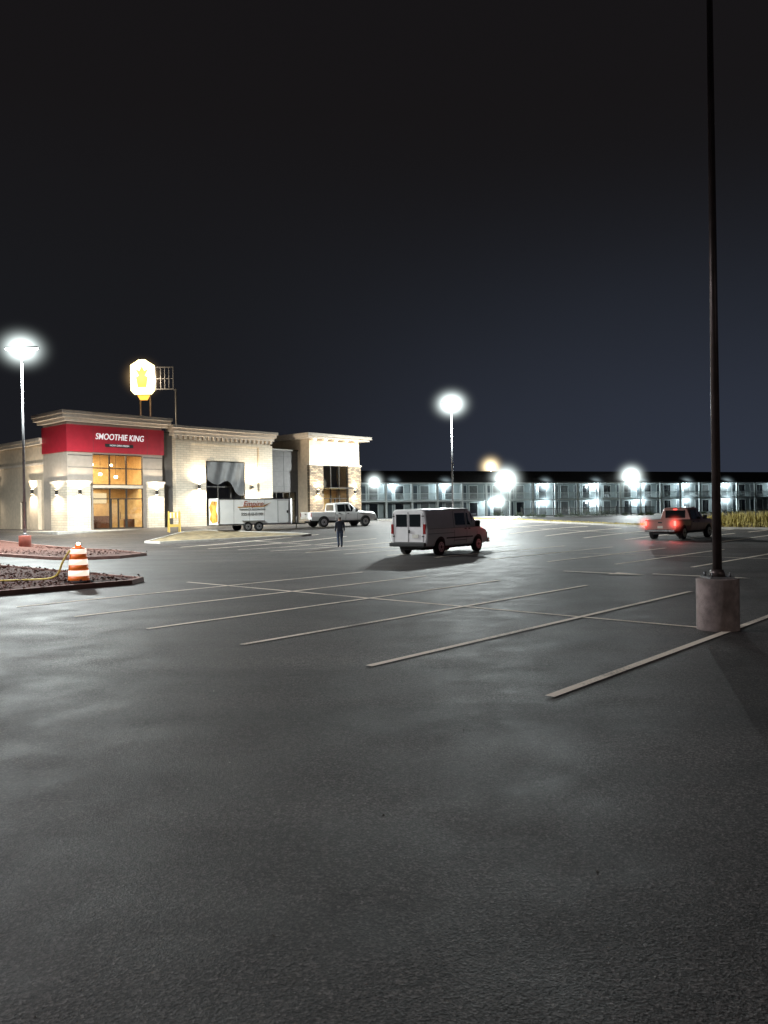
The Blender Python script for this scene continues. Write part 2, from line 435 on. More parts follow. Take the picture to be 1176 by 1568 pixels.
# ------------------------------------------------------------- street lamps
def street_lamp(x, y, top, basem, polem, lit=True, power=12000, arms=(0,), baseh=.86, br=.34, halo_r=2.4, pr=.085, col=(.92, 1.0, .98)):
    z = H(x, y)
    e = empty('street_lamp', (x, y, z))
    cyl(e, 'concrete_base', (0, 0, -.1), br, baseh + .1, basem, seg=32, bevel=.02)
    boxes(e, 'base_plate', [(-.2, .2, -.2, .2, baseh, baseh + .03)], M['galv'])
    for sx in (-1, 1):
        for sy in (-1, 1): cyl(e, 'anchor_bolt', (.15 * sx, .15 * sy, baseh + .03), .018, .07, M['galv'], seg=8)
    cyl(e, 'base_cover', (0, 0, baseh + .03), .13, .12, polem, r2=.10, seg=20)
    cyl(e, 'pole', (0, 0, baseh + .03), pr, top - baseh - .05, polem, r2=pr * .62, seg=20)
    for a in arms:
        ca, sa = math.cos(a), math.sin(a)
        mk(e, 'arm', bv(0, .35, -.03, .03, top - .12, top - .05), BF, polem, rot=(0, 0, a))
        mk(e, 'lamp_head', [(.3, -.2, top - .17), (.3, .2, top - .17), (1.0, .17, top - .17), (1.0, -.17, top - .17),
                            (.3, -.16, top), (.3, .16, top), (.95, .12, top - .06), (.95, -.12, top - .06)], BF, M['lamphead'], bevel=.015, rot=(0, 0, a))
        ellip(e, 'lens', (ca * .66, sa * .66, top - .19), (.30, .17, .11), M['led'] if lit else M['ledoff'])
    if lit:
        for a in arms:
            light(e, 'lamp_light', 'SPOT', (math.cos(a) * .66, math.sin(a) * .66, top - .38), power, col, .22, (0, 0, 0), 172, .35)
        ellip(e, 'painted_halo', (math.cos(arms[0]) * .4 if len(arms) == 1 else 0, 0, top - .2), (halo_r * 1.15, halo_r * 1.15, halo_r * .95), M['haze'], 24)  # painted glare halo around the lit heads, not real mist
    return e
street_lamp(5.6, 13.2, 10.98, M['concbase'], M['bronze'], lit=False, arms=(math.pi,), pr=.076)
street_lamp(-21.1, 46.0, 12.0, M['redbase'], M['galv'], power=20000, arms=(0, math.pi))
street_lamp(6.5, 74.0, 11.3, M['conc'], M['galv'], power=32000, arms=(0, math.pi), halo_r=3.0)
street_lamp(-21.0, 17.0, 12.0, M['concbase'], M['galv'], power=15500, arms=(0,), col=(.97, .96, 1.0))  # unseen lamp left of the frame, added to light the near lot
street_lamp(22.0, -24.0, 12.0, M['concbase'], M['galv'], power=8000, arms=(math.pi,), col=(1, .88, .80))  # unseen lamp behind the camera, added as fill for lot and van

# ------------------------------------------------------------- restaurant building
B = empty('smoothie_restaurant_building', (-24.8, 61.5, .80), math.atan2(.731, .682))
G = M['greige']
boxes(B, 'sidewalk', [(-2.2, 33.5, -3.0, -.02, -.5, 0), (-2.2, -.02, -.02, 24, -.5, -.003)], M['conc'], .02)
boxes(B, 'wall_front_left', [(0, 2.1, 0, .3, 0, 8.6), (6.55, 8.4, 0, .3, 0, 8.6), (2.1, 6.55, 0, .3, 6.15, 8.6)], G)
boxes(B, 'wall_side', [(0, .3, .3, 4.3, 0, 8.6)], G)
boxes(B, 'wall_side_low', [(0.1, .4, 4.3, 8.0, 0, 7.1), (.1, .4, 9.2, 24, 0, 7.1), (.1, .4, 8, 9.2, 2.4, 7.1)], M['creamst'])
boxes(B, 'side_door', [(.22, .28, 8.0, 9.2, 0, 2.4)], M['dglass'])
boxes(B, 'side_cornice', [(-.25, .5, 4.3, 24, 7.1, 7.35), (-.35, .5, 4.3, 24, 7.35, 7.6)], M['corn'])
boxes(B, 'side_band', [(.02, .1, 4.35, 24, 5.4, 5.6)], M['corn'])
boxes(B, 'side_pier', [(-.2, .1, 5.0, 6.6, 0, 4.0), (-.25, .1, 4.95, 6.65, 4.0, 4.15), (-.2, .1, 14, 15.6, 0, 4.0), (-.25, .1, 13.95, 15.65, 4.0, 4.15)], M['creamst'])
boxes(B, 'fascia_sign_band', [(-.08, 8.5, -.14, 0, 6.25, 8.38), (-.08, 0, 0, 4.38, 6.25, 8.38)], M['red'])
boxes(B, 'fascia_joint', [(x, x + .02, -.145, -.141, 6.27, 8.36) for x in (2.1, 6.9)], M['seam'])
boxes(B, 'cornice', [(-.35, 8.75, -.4, 4.6, 8.6, 8.85), (-.6, 8.95, -.65, 4.8, 8.85, 9.15), (-.7, 9.05, -.75, 4.9, 9.15, 9.42)], M['corn'], .02)
boxes(B, 'lower_pier', [(-.18, 1.75, -.28, .0, 0, 3.75), (-.18, -.002, .0, 2.6, 0, 3.75), (6.85, 8.38, -.28, 0, 0, 3.75)], M['cream'])
boxes(B, 'pier_cap', [(-.24, 1.81, -.34, .0, 3.75, 3.93), (-.24, -.002, .0, 2.66, 3.75, 3.93), (6.79, 8.44, -.34, 0, 3.75, 3.93)], M['corn'])
boxes(B, 'wall_reveal', [(0.05, 2.08, -.02, 0, 5.95, 6.0), (6.57, 8.38, -.02, 0, 5.95, 6.0), (.05, 2.08, -.02, 0, 5.0, 5.03), (6.57, 8.38, -.02, 0, 5.0, 5.03)], M['seam'])
def storefront(t0, t1, zt, y, name, door=True, ncol=3, zsplit=(2.5, 3.35, 3.65, 5.0)):
    fr = []
    for i in range(ncol + 1):
        t = t0 + (t1 - t0) * i / ncol; a = max(t0, t - .045); b = min(t1, t + .045)
        fr.append((a, b, y - .05, y + .07, 0, zt))
    for i in range(ncol):
        a = t0 + (t1 - t0) * i / ncol + .045; b = t0 + (t1 - t0) * (i + 1) / ncol - .045
        for z in list(zsplit) + [zt - .05, .08]:
            if z < zt: fr.append((a, b, y - .045, y + .06, z - .04, z + .04))
    if door:
        c = (t0 + t1) / 2
        fr += [(c - .05, c + .05, y - .055, y + .065, .12, 2.46)]
        fr += [(c - .70, c - .60, y - .052, y + .062, .12, 2.46), (c + .60, c + .70, y - .052, y + .062, .12, 2.46)]
        for s in (-1, 1):
            fr += [(c + s * .12 - .02, c + s * .12 + .02, y - .12, y - .09, .8, 1.4)]
    boxes(B, name + '_frame', fr, M['frame'])
    boxes(B, name + '_glass', [(t0, t1, y + .01, y + .02, 0.05, zt)], M['glass'])
storefront(2.1, 6.55, 6.15, .12, 'entrance')
boxes(B, 'transom_band', [(2.1, 6.55, .02, .06, 3.38, 3.62)], M['creamst'])
boxes(B, 'interior', [(.3, 8.1, 5.4, 5.5, 0, 6.6), (.3, .35, .3, 5.4, 0, 6.6), (8.05, 8.1, .3, 5.4, 0, 6.6), (.3, 8.1, .3, 5.5, 6.6, 6.7), (.3, 8.1, .3, 5.5, -.02, .01)], M['intwall'])
boxes(B, 'counter', [(1.2, 5.6, 3.6, 4.2, 0, 1.1), (5.9, 6.6, 1.6, 2.2, 0, .8), (2.6, 3.2, 1.4, 2.0, 0, .8)], M['intdark'])
boxes(B, 'dropped_ceiling', [(.4, 8.0, 3.4, 5.4, 3.5, 3.7)], M['intdark'])
boxes(B, 'menu_boards', [(1.4, 2.8, 5.3, 5.36, 2.2, 3.1), (3.0, 4.4, 5.3, 5.36, 2.2, 3.1), (4.6, 6.0, 5.3, 5.36, 2.2, 3.1)], M['menu'])
boxes(B, 'pendant_lamps', [(2.3, 2.5, 2.0, 2.2, 4.3, 4.5), (3.7, 3.9, 2.0, 2.2, 4.5, 4.7), (5.1, 5.3, 2.0, 2.2, 4.3, 4.5), (2.9, 3.05, 1.8, 1.95, 5.3, 5.45), (4.6, 4.75, 1.8, 1.95, 5.3, 5.45)], M['warm'])
boxes(B, 'pendant_cord', [(2.39, 2.41, 2.09, 2.11, 4.5, 6.6), (3.79, 3.81, 2.09, 2.11, 4.7, 6.6), (5.19, 5.21, 2.09, 2.11, 4.5, 6.6)], M['blackpl'])
light(B, 'interior_light', 'AREA', (4.2, 2.0, 6.4), 900, (1, .76, .46), 2.5)
light(B, 'interior_light', 'AREA', (4.2, 4.0, 3.4), 200, (1, .80, .55), 2.0)
text(B, 'sign_letters', 'SMOOTHIE KING', .70, (4.42, -.165, 7.52), (R(90), 0, 0), M['signtext'], .02, .18, .80)
boxes(B, 'sub_sign', [(3.1, 5.6, -.18, -.145, 6.72, 6.98)], M['blackpl'])
text(B, 'sub_sign_letters', 'NOW OPEN FRESH', .20, (4.35, -.20, 6.85), (R(90), 0, 0), M['signtext'], .005)
boxes(B, 'recess_wall', [(8.4, 9.6, .35, .6, 0, 8.2)], M['grey'])
boxes(B, 'recess_coping', [(8.4, 9.6, .25, .65, 8.2, 8.35)], M['frame'])
Z2 = 8.05
boxes(B, 'brick_wall', [(9.6, 12.7, -.2, .3, 0, Z2), (17.0, 20.1, -.2, .3, 0, Z2), (12.7, 17.0, -.2, .3, 5.95, Z2), (9.6, 9.9, .3, 5, 0, Z2), (19.8, 20.1, .3, 6, 0, Z2)], M['cream'])
boxes(B, 'brick_pilaster', [(9.5, 11.1, -.36, -.2, 0, 7.4), (18.6, 20.2, -.36, -.2, 0, 7.4), (9.5, 20.2, -.36, -.2, 7.4, 7.6)], M['cream'])
boxes(B, 'brick_cornice', [(9.3, 20.4, -.5, .5, Z2, Z2 + .3), (9.15, 20.55, -.65, .6, Z2 + .3, Z2 + .6), (9.05, 20.65, -.8, .7, Z2 + .6, Z2 + .85)], M['corn'], .02)
boxes(B, 'cornice_dentils', [(9.4 + i * .5, 9.62 + i * .5, -.48, -.2, Z2 - .28, Z2 - .003) for i in range(22)], M['corn'])
storefront(12.7, 17.0, 5.95, .1, 'window', door=False, zsplit=(2.5, 3.6))
boxes(B, 'interior_dark', [(12.4, 17.3, 3.0, 3.1, 0, 6.2), (12.4, 17.3, .3, 3.0, 6.2, 6.25), (12.4, 12.45, .3, 3, 0, 6.2), (17.25, 17.3, .3, 3, 0, 6.2)], M['grey'])
V = []; F = []
nu, nv = 16, 10
for j in range(nv + 1):
    for i in range(nu + 1):
        u = i / nu; v = j / nv
        z = 5.85 - v * (1.6 + 1.3 * u ** 1.5 + .35 * math.sin(u * 9)); yy = -.24 - .05 * math.sin(u * 18 + v * 3) - .05 * v
        V.append((12.75 + 4.2 * u + .2 * v * math.sin(u * 5), yy, z))
for j in range(nv):
    for i in range(nu):
        a = j * (nu + 1) + i; F.append((a, a + 1, a + nu + 2, a + nu + 1))
mk(B, 'hanging_tarp', V, F, M['tarp'], smooth=True)
boxes(B, 'dark_wall', [(20.1, 24.25, .6, .9, 3.2, 7.3), (20.1, 20.6, .6, .9, 0, 3.2), (24.0, 24.25, .6, .9, 0, 3.2)], M['grey'])
boxes(B, 'dark_wall_reveal', [(20.15, 24.2, .57, .6, z, z + .04) for z in (3.7, 5.2, 6.7)] + [(22.4, 22.44, .57, .6, 3.3, 7.2)], M['seam'])
boxes(B, 'dark_coping', [(20.1, 24.25, .45, .95, 7.3, 7.45)], M['frame'])
storefront(20.6, 24.0, 3.2, .7, 'shop_window', door=False, ncol=4, zsplit=(2.3,))
boxes(B, 'shop_interior', [(20.3, 24.2, 3.0, 3.1, 0, 3.3), (20.3, 24.2, .9, 3.0, 3.3, 3.35)], M['grey'])
T0, T1, TY = 24.25, 31.3, -1.2
ZT = 8.5
boxes(B, 'tower_wall', [(T0, T0 + 1.7, TY, TY + .3, 6.0, ZT), (T1 - 1.7, T1, TY, TY + .3, 6.0, ZT), (T0 + 1.7, T1 - 1.7, TY, TY + .3, 5.9, ZT),
                        (T0, T0 + .3, TY + .3, 6, 0, ZT), (T1 - .3, T1, TY + .3, 6, 0, ZT)], M['creamst'])
boxes(B, 'stone_pier', [(T0 - .1, T0 + 1.75, TY - .12, TY + .25, 0, 5.85), (T1 - 1.75, T1 + .1, TY - .12, TY + .25, 0, 5.85)], M['stone'])
boxes(B, 'stone_cap', [(T0 - .16, T0 + 1.8, TY - .18, TY + .28, 5.85, 5.99), (T1 - 1.8, T1 + .16, TY - .18, TY + .28, 5.85, 5.99)], M['corn'])
boxes(B, 'tower_cornice', [(T0 - .8, T1 + .8, TY - .8, 3.5, ZT, ZT + .2), (T0 - 1.0, T1 + 1.0, TY - 1.0, 3.6, ZT + .2, ZT + .5)], M['corn'], .02)
storefront(T0 + 1.75, T1 - 1.75, 5.9, TY + .1, 'tower_window', zsplit=(2.5, 3.4))
boxes(B, 'tower_awning', [(T0 + 1.8, T1 - 1.8, TY - 1.0, TY - .13, 3.5, 3.62)], M['frame'])
boxes(B, 'tower_interior', [(T0 + .4, T1 - .4, 2.0, 2.1, 0, 3.5), (T0 + .4, T1 - .4, TY + .4, 2.0, 3.5, 3.55)], M['intwall'])
boxes(B, 'tower_interior_dark', [(T0 + .4, T1 - .4, 1.9, 2.0, 3.56, 6.2), (T0 + .4, T1 - .4, TY + .4, 1.9, 6.2, 6.3)], M['grey'])
light(B, 'interior_light', 'AREA', ((T0 + T1) / 2, .6, 3.3), 110, (1, .90, .70), 1.5)
for i in range(5):
    t = T0 + .6 + i * 1.46
    boxes(B, 'cornice_downlight', [(t - .06, t + .06, TY - .34, TY - .2, ZT - .14, ZT - .003)], M['warm'])
    light(B, 'downlight', 'SPOT', (t, TY - .34, ZT - .22), 80, (1, .84, .6), .05, (R(-14), 0, 0), 110, .6)
boxes(B, 'roof', [(.4, 31.0, .9, 20, 6.75, 6.95)], M['grey'])
boxes(B, 'rear_wall', [(.4, 31.0, 19.8, 20, 0, 6.75), (30.7, 31.0, 6, 19.8, 0, 6.75)], M['creamst'])
boxes(B, 'rooftop_unit', [(12, 14, 8, 10, 6.95, 8.1), (22, 24, 8, 9.6, 6.95, 8.0)], M['galv'])
def sconce(x, y, z, nx_, ny_, p=90):
    box(B, 'wall_sconce', x - .09, x + .09, y - .09, y + .09, z - .2, z + .2, M['frame'], .01)
    boxes(B, 'sconce_lens', [(x - .07, x + .07, y - .07, y + .07, z + .201, z + .215), (x - .07, x + .07, y - .07, y + .07, z - .215, z - .201)], M['warm'])
    for s in (1, -1):
        light(B, 'sconce_light', 'SPOT', (x + nx_ * .32, y + ny_ * .32, z + s * .24), p, (1, .87, .66), .06, (R(180) if s > 0 else 0, 0, 0), 172, .8)
sconce(.8, -.40, 3.05, 0, -1, 480); sconce(7.6, -.40, 3.05, 0, -1, 480)
sconce(-.30, 1.3, 3.05, -1, 0, 480); sconce(-.32, 5.8, 3.2, -1, 0, 480); sconce(-.32, 14.8, 3.2, -1, 0, 250)
sconce(11.9, -.32, 3.6, 0, -1, 1200); sconce(17.8, -.32, 3.6, 0, -1, 1200)
sconce(T0 + .9, TY - .25, 3.2, 0, -1, 480); sconce(T1 - .9, TY - .25, 3.2, 0, -1, 480)

# ------------------------------------------------------------- pylon sign
P = empty('pylon_sign', (-29.0, 95.0, .8))
oct_ = [(-1.0, 0), (1.0, 0), (1.4, .45), (1.4, 3.5), (.75, 3.9), (.4, 4.15), (-.4, 4.15), (-.75, 3.9), (-1.4, 3.5), (-1.4, .45)]
def prism(parent, name, poly, y0, y1, m, loc=(0, 0, 0), bevel=0):
    n = len(poly); V = [(x, y0, z) for x, z in poly] + [(x, y1, z) for x, z in poly]
    F = [tuple(range(n)), tuple(range(n, 2 * n))] + [(i, (i + 1) % n, n + (i + 1) % n, n + i) for i in range(n)]
    return mk(parent, name, V, F, m, loc=loc, bevel=bevel)
prism(P, 'sign_cabinet', oct_, -.25, .25, M['signface'], (0, 0, 15.7))
prism(P, 'sign_logo', [(-.5, .8), (.5, .8), (.7, 2.0), (.35, 2.2), (.75, 3.0), (.3, 2.75), (0, 3.3), (-.3, 2.75), (-.75, 3.0), (-.35, 2.2), (-.7, 2.0)], -.30, -.255, M['signlogo'], (0, 0, 15.7))
prism(P, 'sign_lower', [(-.4, 0), (.4, 0), (.7, .55), (-.7, .55)], -.2, .2, M['signlogo'], (.1, 0, 15.0))
cyl(P, 'post', (-.45, .5, 0), .13, 15.7, M['bronze']); cyl(P, 'post_2', (.75, .5, 0), .13, 15.7, M['bronze'])
fr = [(1.55, 3.75, -.1, .0, 18.85, 18.97), (1.55, 3.75, -.1, 0, 16.2, 16.32), (1.55, 1.65, -.1, 0, 16.32, 18.85), (3.65, 3.75, -.1, 0, 16.32, 18.85)]
for i in range(1, 4): fr.append((1.65 + i * .5, 1.74 + i * .5, -.1, 0, 16.32, 18.85))
fr += [(1.65, 3.65, .002, .08, 17.5, 17.58)]
boxes(P, 'empty_sign_frame', fr, M['galv'])
cyl(P, 'frame_post', (4.0, 0, 0), .12, 16.3, M['galv'])
boxes(P, 'frame_bracket', [(3.75, 4.1, -.1, .1, 16.1, 16.2)], M['galv'])
light(P, 'sign_light', 'POINT', (.9, -2.2, 17.6), 700, (1, .80, .55), .5)
haze(P, (0, 0, 17.7), 3.6, M['halow'])

# ------------------------------------------------------------- motel
mo = empty('motel_building', (-3.5, 110.0, .72), math.atan2(.348, .937))
t0, t1 = -24, 104
boxes(mo, 'wall', [(t0, t1, 1.7, 9, 0, 5.0)], M['motelwall'])
boxes(mo, 'balcony_slab', [(t0, t1, 0, 1.7, 2.42, 2.62)], M['motelwhite'])
boxes(mo, 'walkway', [(t0, t1, -1.5, 1.7, -.4, .08)], M['conc'])
boxes(mo, 'eave', [(t0 - .5, t1 + .5, -.4, 9.5, 5.0, 5.18)], M['motelwhite'])
mk(mo, 'hip_roof', [(t0 - .6, -.5, 5.18), (t1 + .6, -.5, 5.18), (t1 + .6, 9.6, 5.18), (t0 - .6, 9.6, 5.18), (t0 + 4, 4.5, 7.1), (t1 - 4, 4.5, 7.1)],
   [(0, 1, 5, 4), (1, 2, 5), (2, 3, 4, 5), (3, 0, 4), (3, 2, 1, 0)], M['roof'])
cols = []; rails = []; doors = []; wins = []; curt = []; trims = []; ac = []
t = t0
i = 0
random.seed(5)
while t < t1:
    cols += [(t, t + .28, .02, .28, .08, 2.42), (t, t + .28, .02, .28, 2.62, 5.0)]
    for z in (.08, 2.62):
        doors += [(t + .6, t + 1.6, 1.66, 1.7, z, z + 2.1)]
        (curt if random.random() < .3 else wins).append((t + 2.1, t + 3.4, 1.66, 1.7, z + .15, z + 2.1))
        trims += [(t + 2.0, t + 2.1, 1.63, 1.7, z + .1, z + 2.2), (t + 3.4, t + 3.5, 1.63, 1.7, z + .1, z + 2.2), (t + 2.1, t + 3.4, 1.63, 1.7, z + 2.1, z + 2.2),
                  (t + .52, t + .6, 1.63, 1.7, z, z + 2.2), (t + 1.6, t + 1.68, 1.63, 1.7, z, z + 2.2)]
        if i % 2 == 0:
            ac += [(t + 2.3, t + 3.1, 1.45, 1.62, z + .22, z + .52)]
    rails += [(t + .28, t + 4.0, .08, .13, 3.55, 3.62), (t + .28, t + 4.0, .08, .13, 2.72, 2.77)]
    k = t + .4
    while k < t + 3.95:
        rails.append((k, k + .03, .09, .12, 2.77, 3.55)); k += .16
    t += 4.0; i += 1
boxes(mo, 'columns', cols, M['motelwhite']); boxes(mo, 'railing', rails, M['motelwhite']); boxes(mo, 'doors', doors, M['moteldoor'])
boxes(mo, 'windows', wins, M['dglass']); boxes(mo, 'curtained_windows', curt, M['curtain']); boxes(mo, 'trim', trims, M['motelwhite']); boxes(mo, 'ac_units', ac, M['galv'])
porch = [(-10, 1, 0), (5.3, 1, 0), (13.5, 1, 0), (21, 0, 1), (30.4, 1, 1), (39.6, 1, 1), (48.5, 1, 1), (57.5, 1, 1), (66, 1, 1), (78, 1, 0)]
for t, up, lo in porch:
    for on, z in ((up, 4.72), (lo, 2.2)):
        if not on: continue
        box(mo, 'porch_fixture', t - .12, t + .12, .43, .67, z, z + (.275 if z > 3 else .215), M['motelwhite'])
        ellip(mo, 'porch_lens', (t, .55, z), (.17, .17, .12), M['cool'])
        light(mo, 'porch_light', 'POINT', (t, .55, z - .22), 260, (.82, .95, 1.0), .12)
        haze(mo, (t, .35, z), 2.3, M['haloc'])
def flood(t, z, power, halo_r, tgt):
    box(mo, 'flood_light_housing', t - .3, t + .3, -.75, -.5, z - .2, z + .2, M['lamphead'], .02)
    box(mo, 'flood_light_arm', t - .04, t + .04, -.5, -.4, z - .3, z, M['lamphead'])
    box(mo, 'flood_light_lens', t - .26, t + .26, -.765, -.752, z - .17, z + .17, M['led'])
    l = light(None, 'flood_light', 'SPOT', (0, 0, 0), power, (.9, 1.0, 1.0), .3, None, 120, .6)
    d = (mo.matrix_basis.inverted() @ Vector(tgt)) - Vector((t, -1.0, z))
    l.parent = mo; l.location = (t, -1.0, z); l.rotation_euler = d.to_track_quat('-Z', 'Y').to_euler()
    haze(mo, (t, -.9, z), halo_r, M['haze'])  # painted glare halo around the flood, no real haze
flood(22.8, 5.45, 36000, 4.8, (6, 55, 0))
flood(45.5, 6.0, 20000, 4.3, (20, 60, 0))
flood(2.0, 5.2, 3000, 2.8, (0, 80, 0))
flood(21.6, 2.3, 1500, 3.0, (10, 80, 0))

e = empty('sodium_street_lamp', (21.9, 160, .8))
cyl(e, 'pole', (0, 0, 0), .14, 9.8, M['galv'], r2=.08)
box(e, 'lamp_head', -.5, .5, -.3, .3, 9.75, 9.95, M['lamphead'], .03)
ellip(e, 'lens', (0, 0, 9.65), (.4, .28, .2), M['sodium'])
light(e, 'lamp_light', 'POINT', (0, -.3, 9.3), 2500, (1, .7, .3), .2)
M['halos'] = halomat('painted_halo_sodium', (1, .78, .45), 4, 6)  # glare halo painted as an emitting ball around the sodium lens
haze(e, (0, 0, 9.65), 4.6, M['halos'])

e = empty('iron_fence')
V = []; F = []
def wb(x0, y0, x1, y1, z0, z1, w):
    L = math.hypot(x1 - x0, y1 - y0); px, py = -(y1 - y0) / L * w, (x1 - x0) / L * w
    s = len(V)
    for (zz) in (z0, z1):
        V.extend([(x0 + px, y0 + py, zz), (x1 + px, y1 + py, zz), (x1 - px, y1 - py, zz), (x0 - px, y0 - py, zz)])
    F.extend([(s, s + 1, s + 2, s + 3), (s + 4, s + 5, s + 6, s + 7)] + [(s + i, s + (i + 1) % 4, s + 4 + (i + 1) % 4, s + 4 + i) for i in range(4)])
a = (17.0, 97.0); b = (36, 104)
L = math.hypot(b[0] - a[0], b[1] - a[1])
for i in range(int(L / .18)):
    t = i * .18 / L; x = a[0] + (b[0] - a[0]) * t; y = a[1] + (b[1] - a[1]) * t; post = i % 13 == 0
    r = .06 if post else .02
    wb(x - r, y, x + r, y, .8, 2.1 if post else 2.0, r)
for z in (1.0, 1.85): wb(a[0], a[1], b[0], b[1], z, z + .06, .02)
mk(e, 'pickets', V, F, M['blackpl'])

V = []; F = []
random.seed(11)
for c in range(18):
    cx = 14 + c * 1.9 + random.uniform(-.5, .5); cy = 95.0 + (cx - 16) * .36 + random.uniform(-.6, .6)
    rr = random.uniform(.35, .9)
    for k in range(260):
        th = random.uniform(0, 6.28); ph = math.acos(random.uniform(0, 1)); r = rr * (random.uniform(.5, 1.1))
        x = cx + r * math.sin(ph) * math.cos(th) * 1.3; y = cy + r * math.sin(ph) * math.sin(th); z = .8 + r * math.cos(ph) * 1.1
        s = len(V); q = .09
        for _ in range(3): V.append((x + random.uniform(-q, q), y + random.uniform(-q, q), z + random.uniform(-q, q)))
        F.append((s, s + 1, s + 2))
mk(None, 'shrubs', V, F, M['shrub'])

# ------------------------------------------------------------- vehicles
def ringpts(s):
    x, zb, zm, zt, wb_, wm, wt = s
    e = min(.10, (zt - zm) * .5)
    half = [(wb_ * .9, zb), (wb_, zb + .05), (wm, zb + (zm - zb) * .5), (wm * .992, zm - .03), (wm * .975, zm), (wt + .03 * (zt - zm), zt - e), (wt - .03, zt - e * .35), (wt - .14, zt)]
    return [(x, y, z) for y, z in half] + [(x, -y, z) for y, z in reversed(half)]
def loft(parent, name, st, m):
    V = []; F = []
    n = 16
    for s in st: V += ringpts(s)
    for i in range(len(st) - 1):
        for j in range(n): F.append((i * n + j, i * n + (j + 1) % n, (i + 1) * n + (j + 1) % n, (i + 1) * n + j))
    F.append(tuple(range(n))); F.append(tuple(range((len(st) - 1) * n, len(st) * n)))
    o = mk(parent, name, V, F, m, bevel=.012)
    for p in o.data.polygons: p.use_smooth = len(p.vertices) == 4
    o.data.set_sharp_from_angle(angle=R(28))
    return o
def interp(st, x):
    for a, b in zip(st, st[1:]):
        if a[0] <= x <= b[0]:
            t = (x - a[0]) / max(1e-6, b[0] - a[0]); return [p + (q - p) * t for p, q in zip(a, b)]
    return st[0] if x < st[0][0] else st[-1]
def wid(st, x, z):
    _, zb, zm, zt, wb_, wm, wt = interp(st, x)
    if z <= zb + (zm - zb) * .5:
        t = (z - zb) / ((zm - zb) * .5); return wb_ + (wm - wb_) * max(0, min(1, t))
    if z <= zm: return wm
    e = min(.10, (zt - zm) * .5)
    t = min(1, (z - zm) / max(.01, zt - e - zm)); return wm * .975 + (wt + .03 * (zt - zm) - wm * .975) * t
def panel(parent, name, st, poly, m, off=.012, sides=(1, -1)):
    for s in sides:
        V = [(x, s * (wid(st, x, z) + off), z) for x, z in poly] + [(x, s * (wid(st, x, z) - .03), z) for x, z in poly]
        n = len(poly)
        mk(parent, name, V, [tuple(range(n))] + [(i, (i + 1) % n, n + (i + 1) % n, n + i) for i in range(n)], m)
def seam(parent, st, x0, z0, x1, z1, w=.012, sides=(1, -1), m=None):
    dx, dz = x1 - x0, z1 - z0; L = math.hypot(dx, dz); px, pz = -dz / L * w, dx / L * w
    k = max(1, int(L / .25))
    for s in sides:
        V = []; F = []
        for i in range(k + 1):
            t = i / k; x = x0 + dx * t; z = z0 + dz * t
            for q in (-1, 1): V.append((x + px * q, s * (wid(st, x + px * q, z + pz * q) + .006), z + pz * q))
        for i in range(k): F.append((2 * i, 2 * i + 1, 2 * i + 3, 2 * i + 2))
        mk(parent, 'panel_seam', V, F, m or M['seam'])
def wheel(parent, x, y, r, w=.24, rimm=None):
    s = 1 if y > 0 else -1
    y0 = y - w / 2
    cyl(parent, 'tyre', (x, y0, r), r, w, M['rubber'], 'Y', seg=32, bevel=.02)
    yo = y + s * w / 2
    cyl(parent, 'rim', (x, yo - (.012 if s > 0 else .012), r), r * .62, .024, rimm or M['rim'], 'Y', seg=24)
    cyl(parent, 'hub', (x, yo - .02, r), r * .2, .05 , M['blackpl'], 'Y', seg=12)
    for i in range(6):
        a = i * math.pi / 3
        cyl(parent, 'rim_hole', (x + math.cos(a) * r * .42, yo - .016, r + math.sin(a) * r * .42), r * .08, .032, M['blackpl'], 'Y', seg=8)
def arch(parent, st, x, r, ztop):
    n = 18
    for s in (1, -1):
        V = []
        for i in range(n + 1):
            a = math.pi * i / n - .0; px = x + r * math.cos(a); pz = .40 + r * math.sin(a) * .98
            V.append((px, s * (wid(st, px, pz) + .008), pz))
        mk(parent, 'wheel_arch', V, [tuple(range(n + 1))], M['blackpl'])

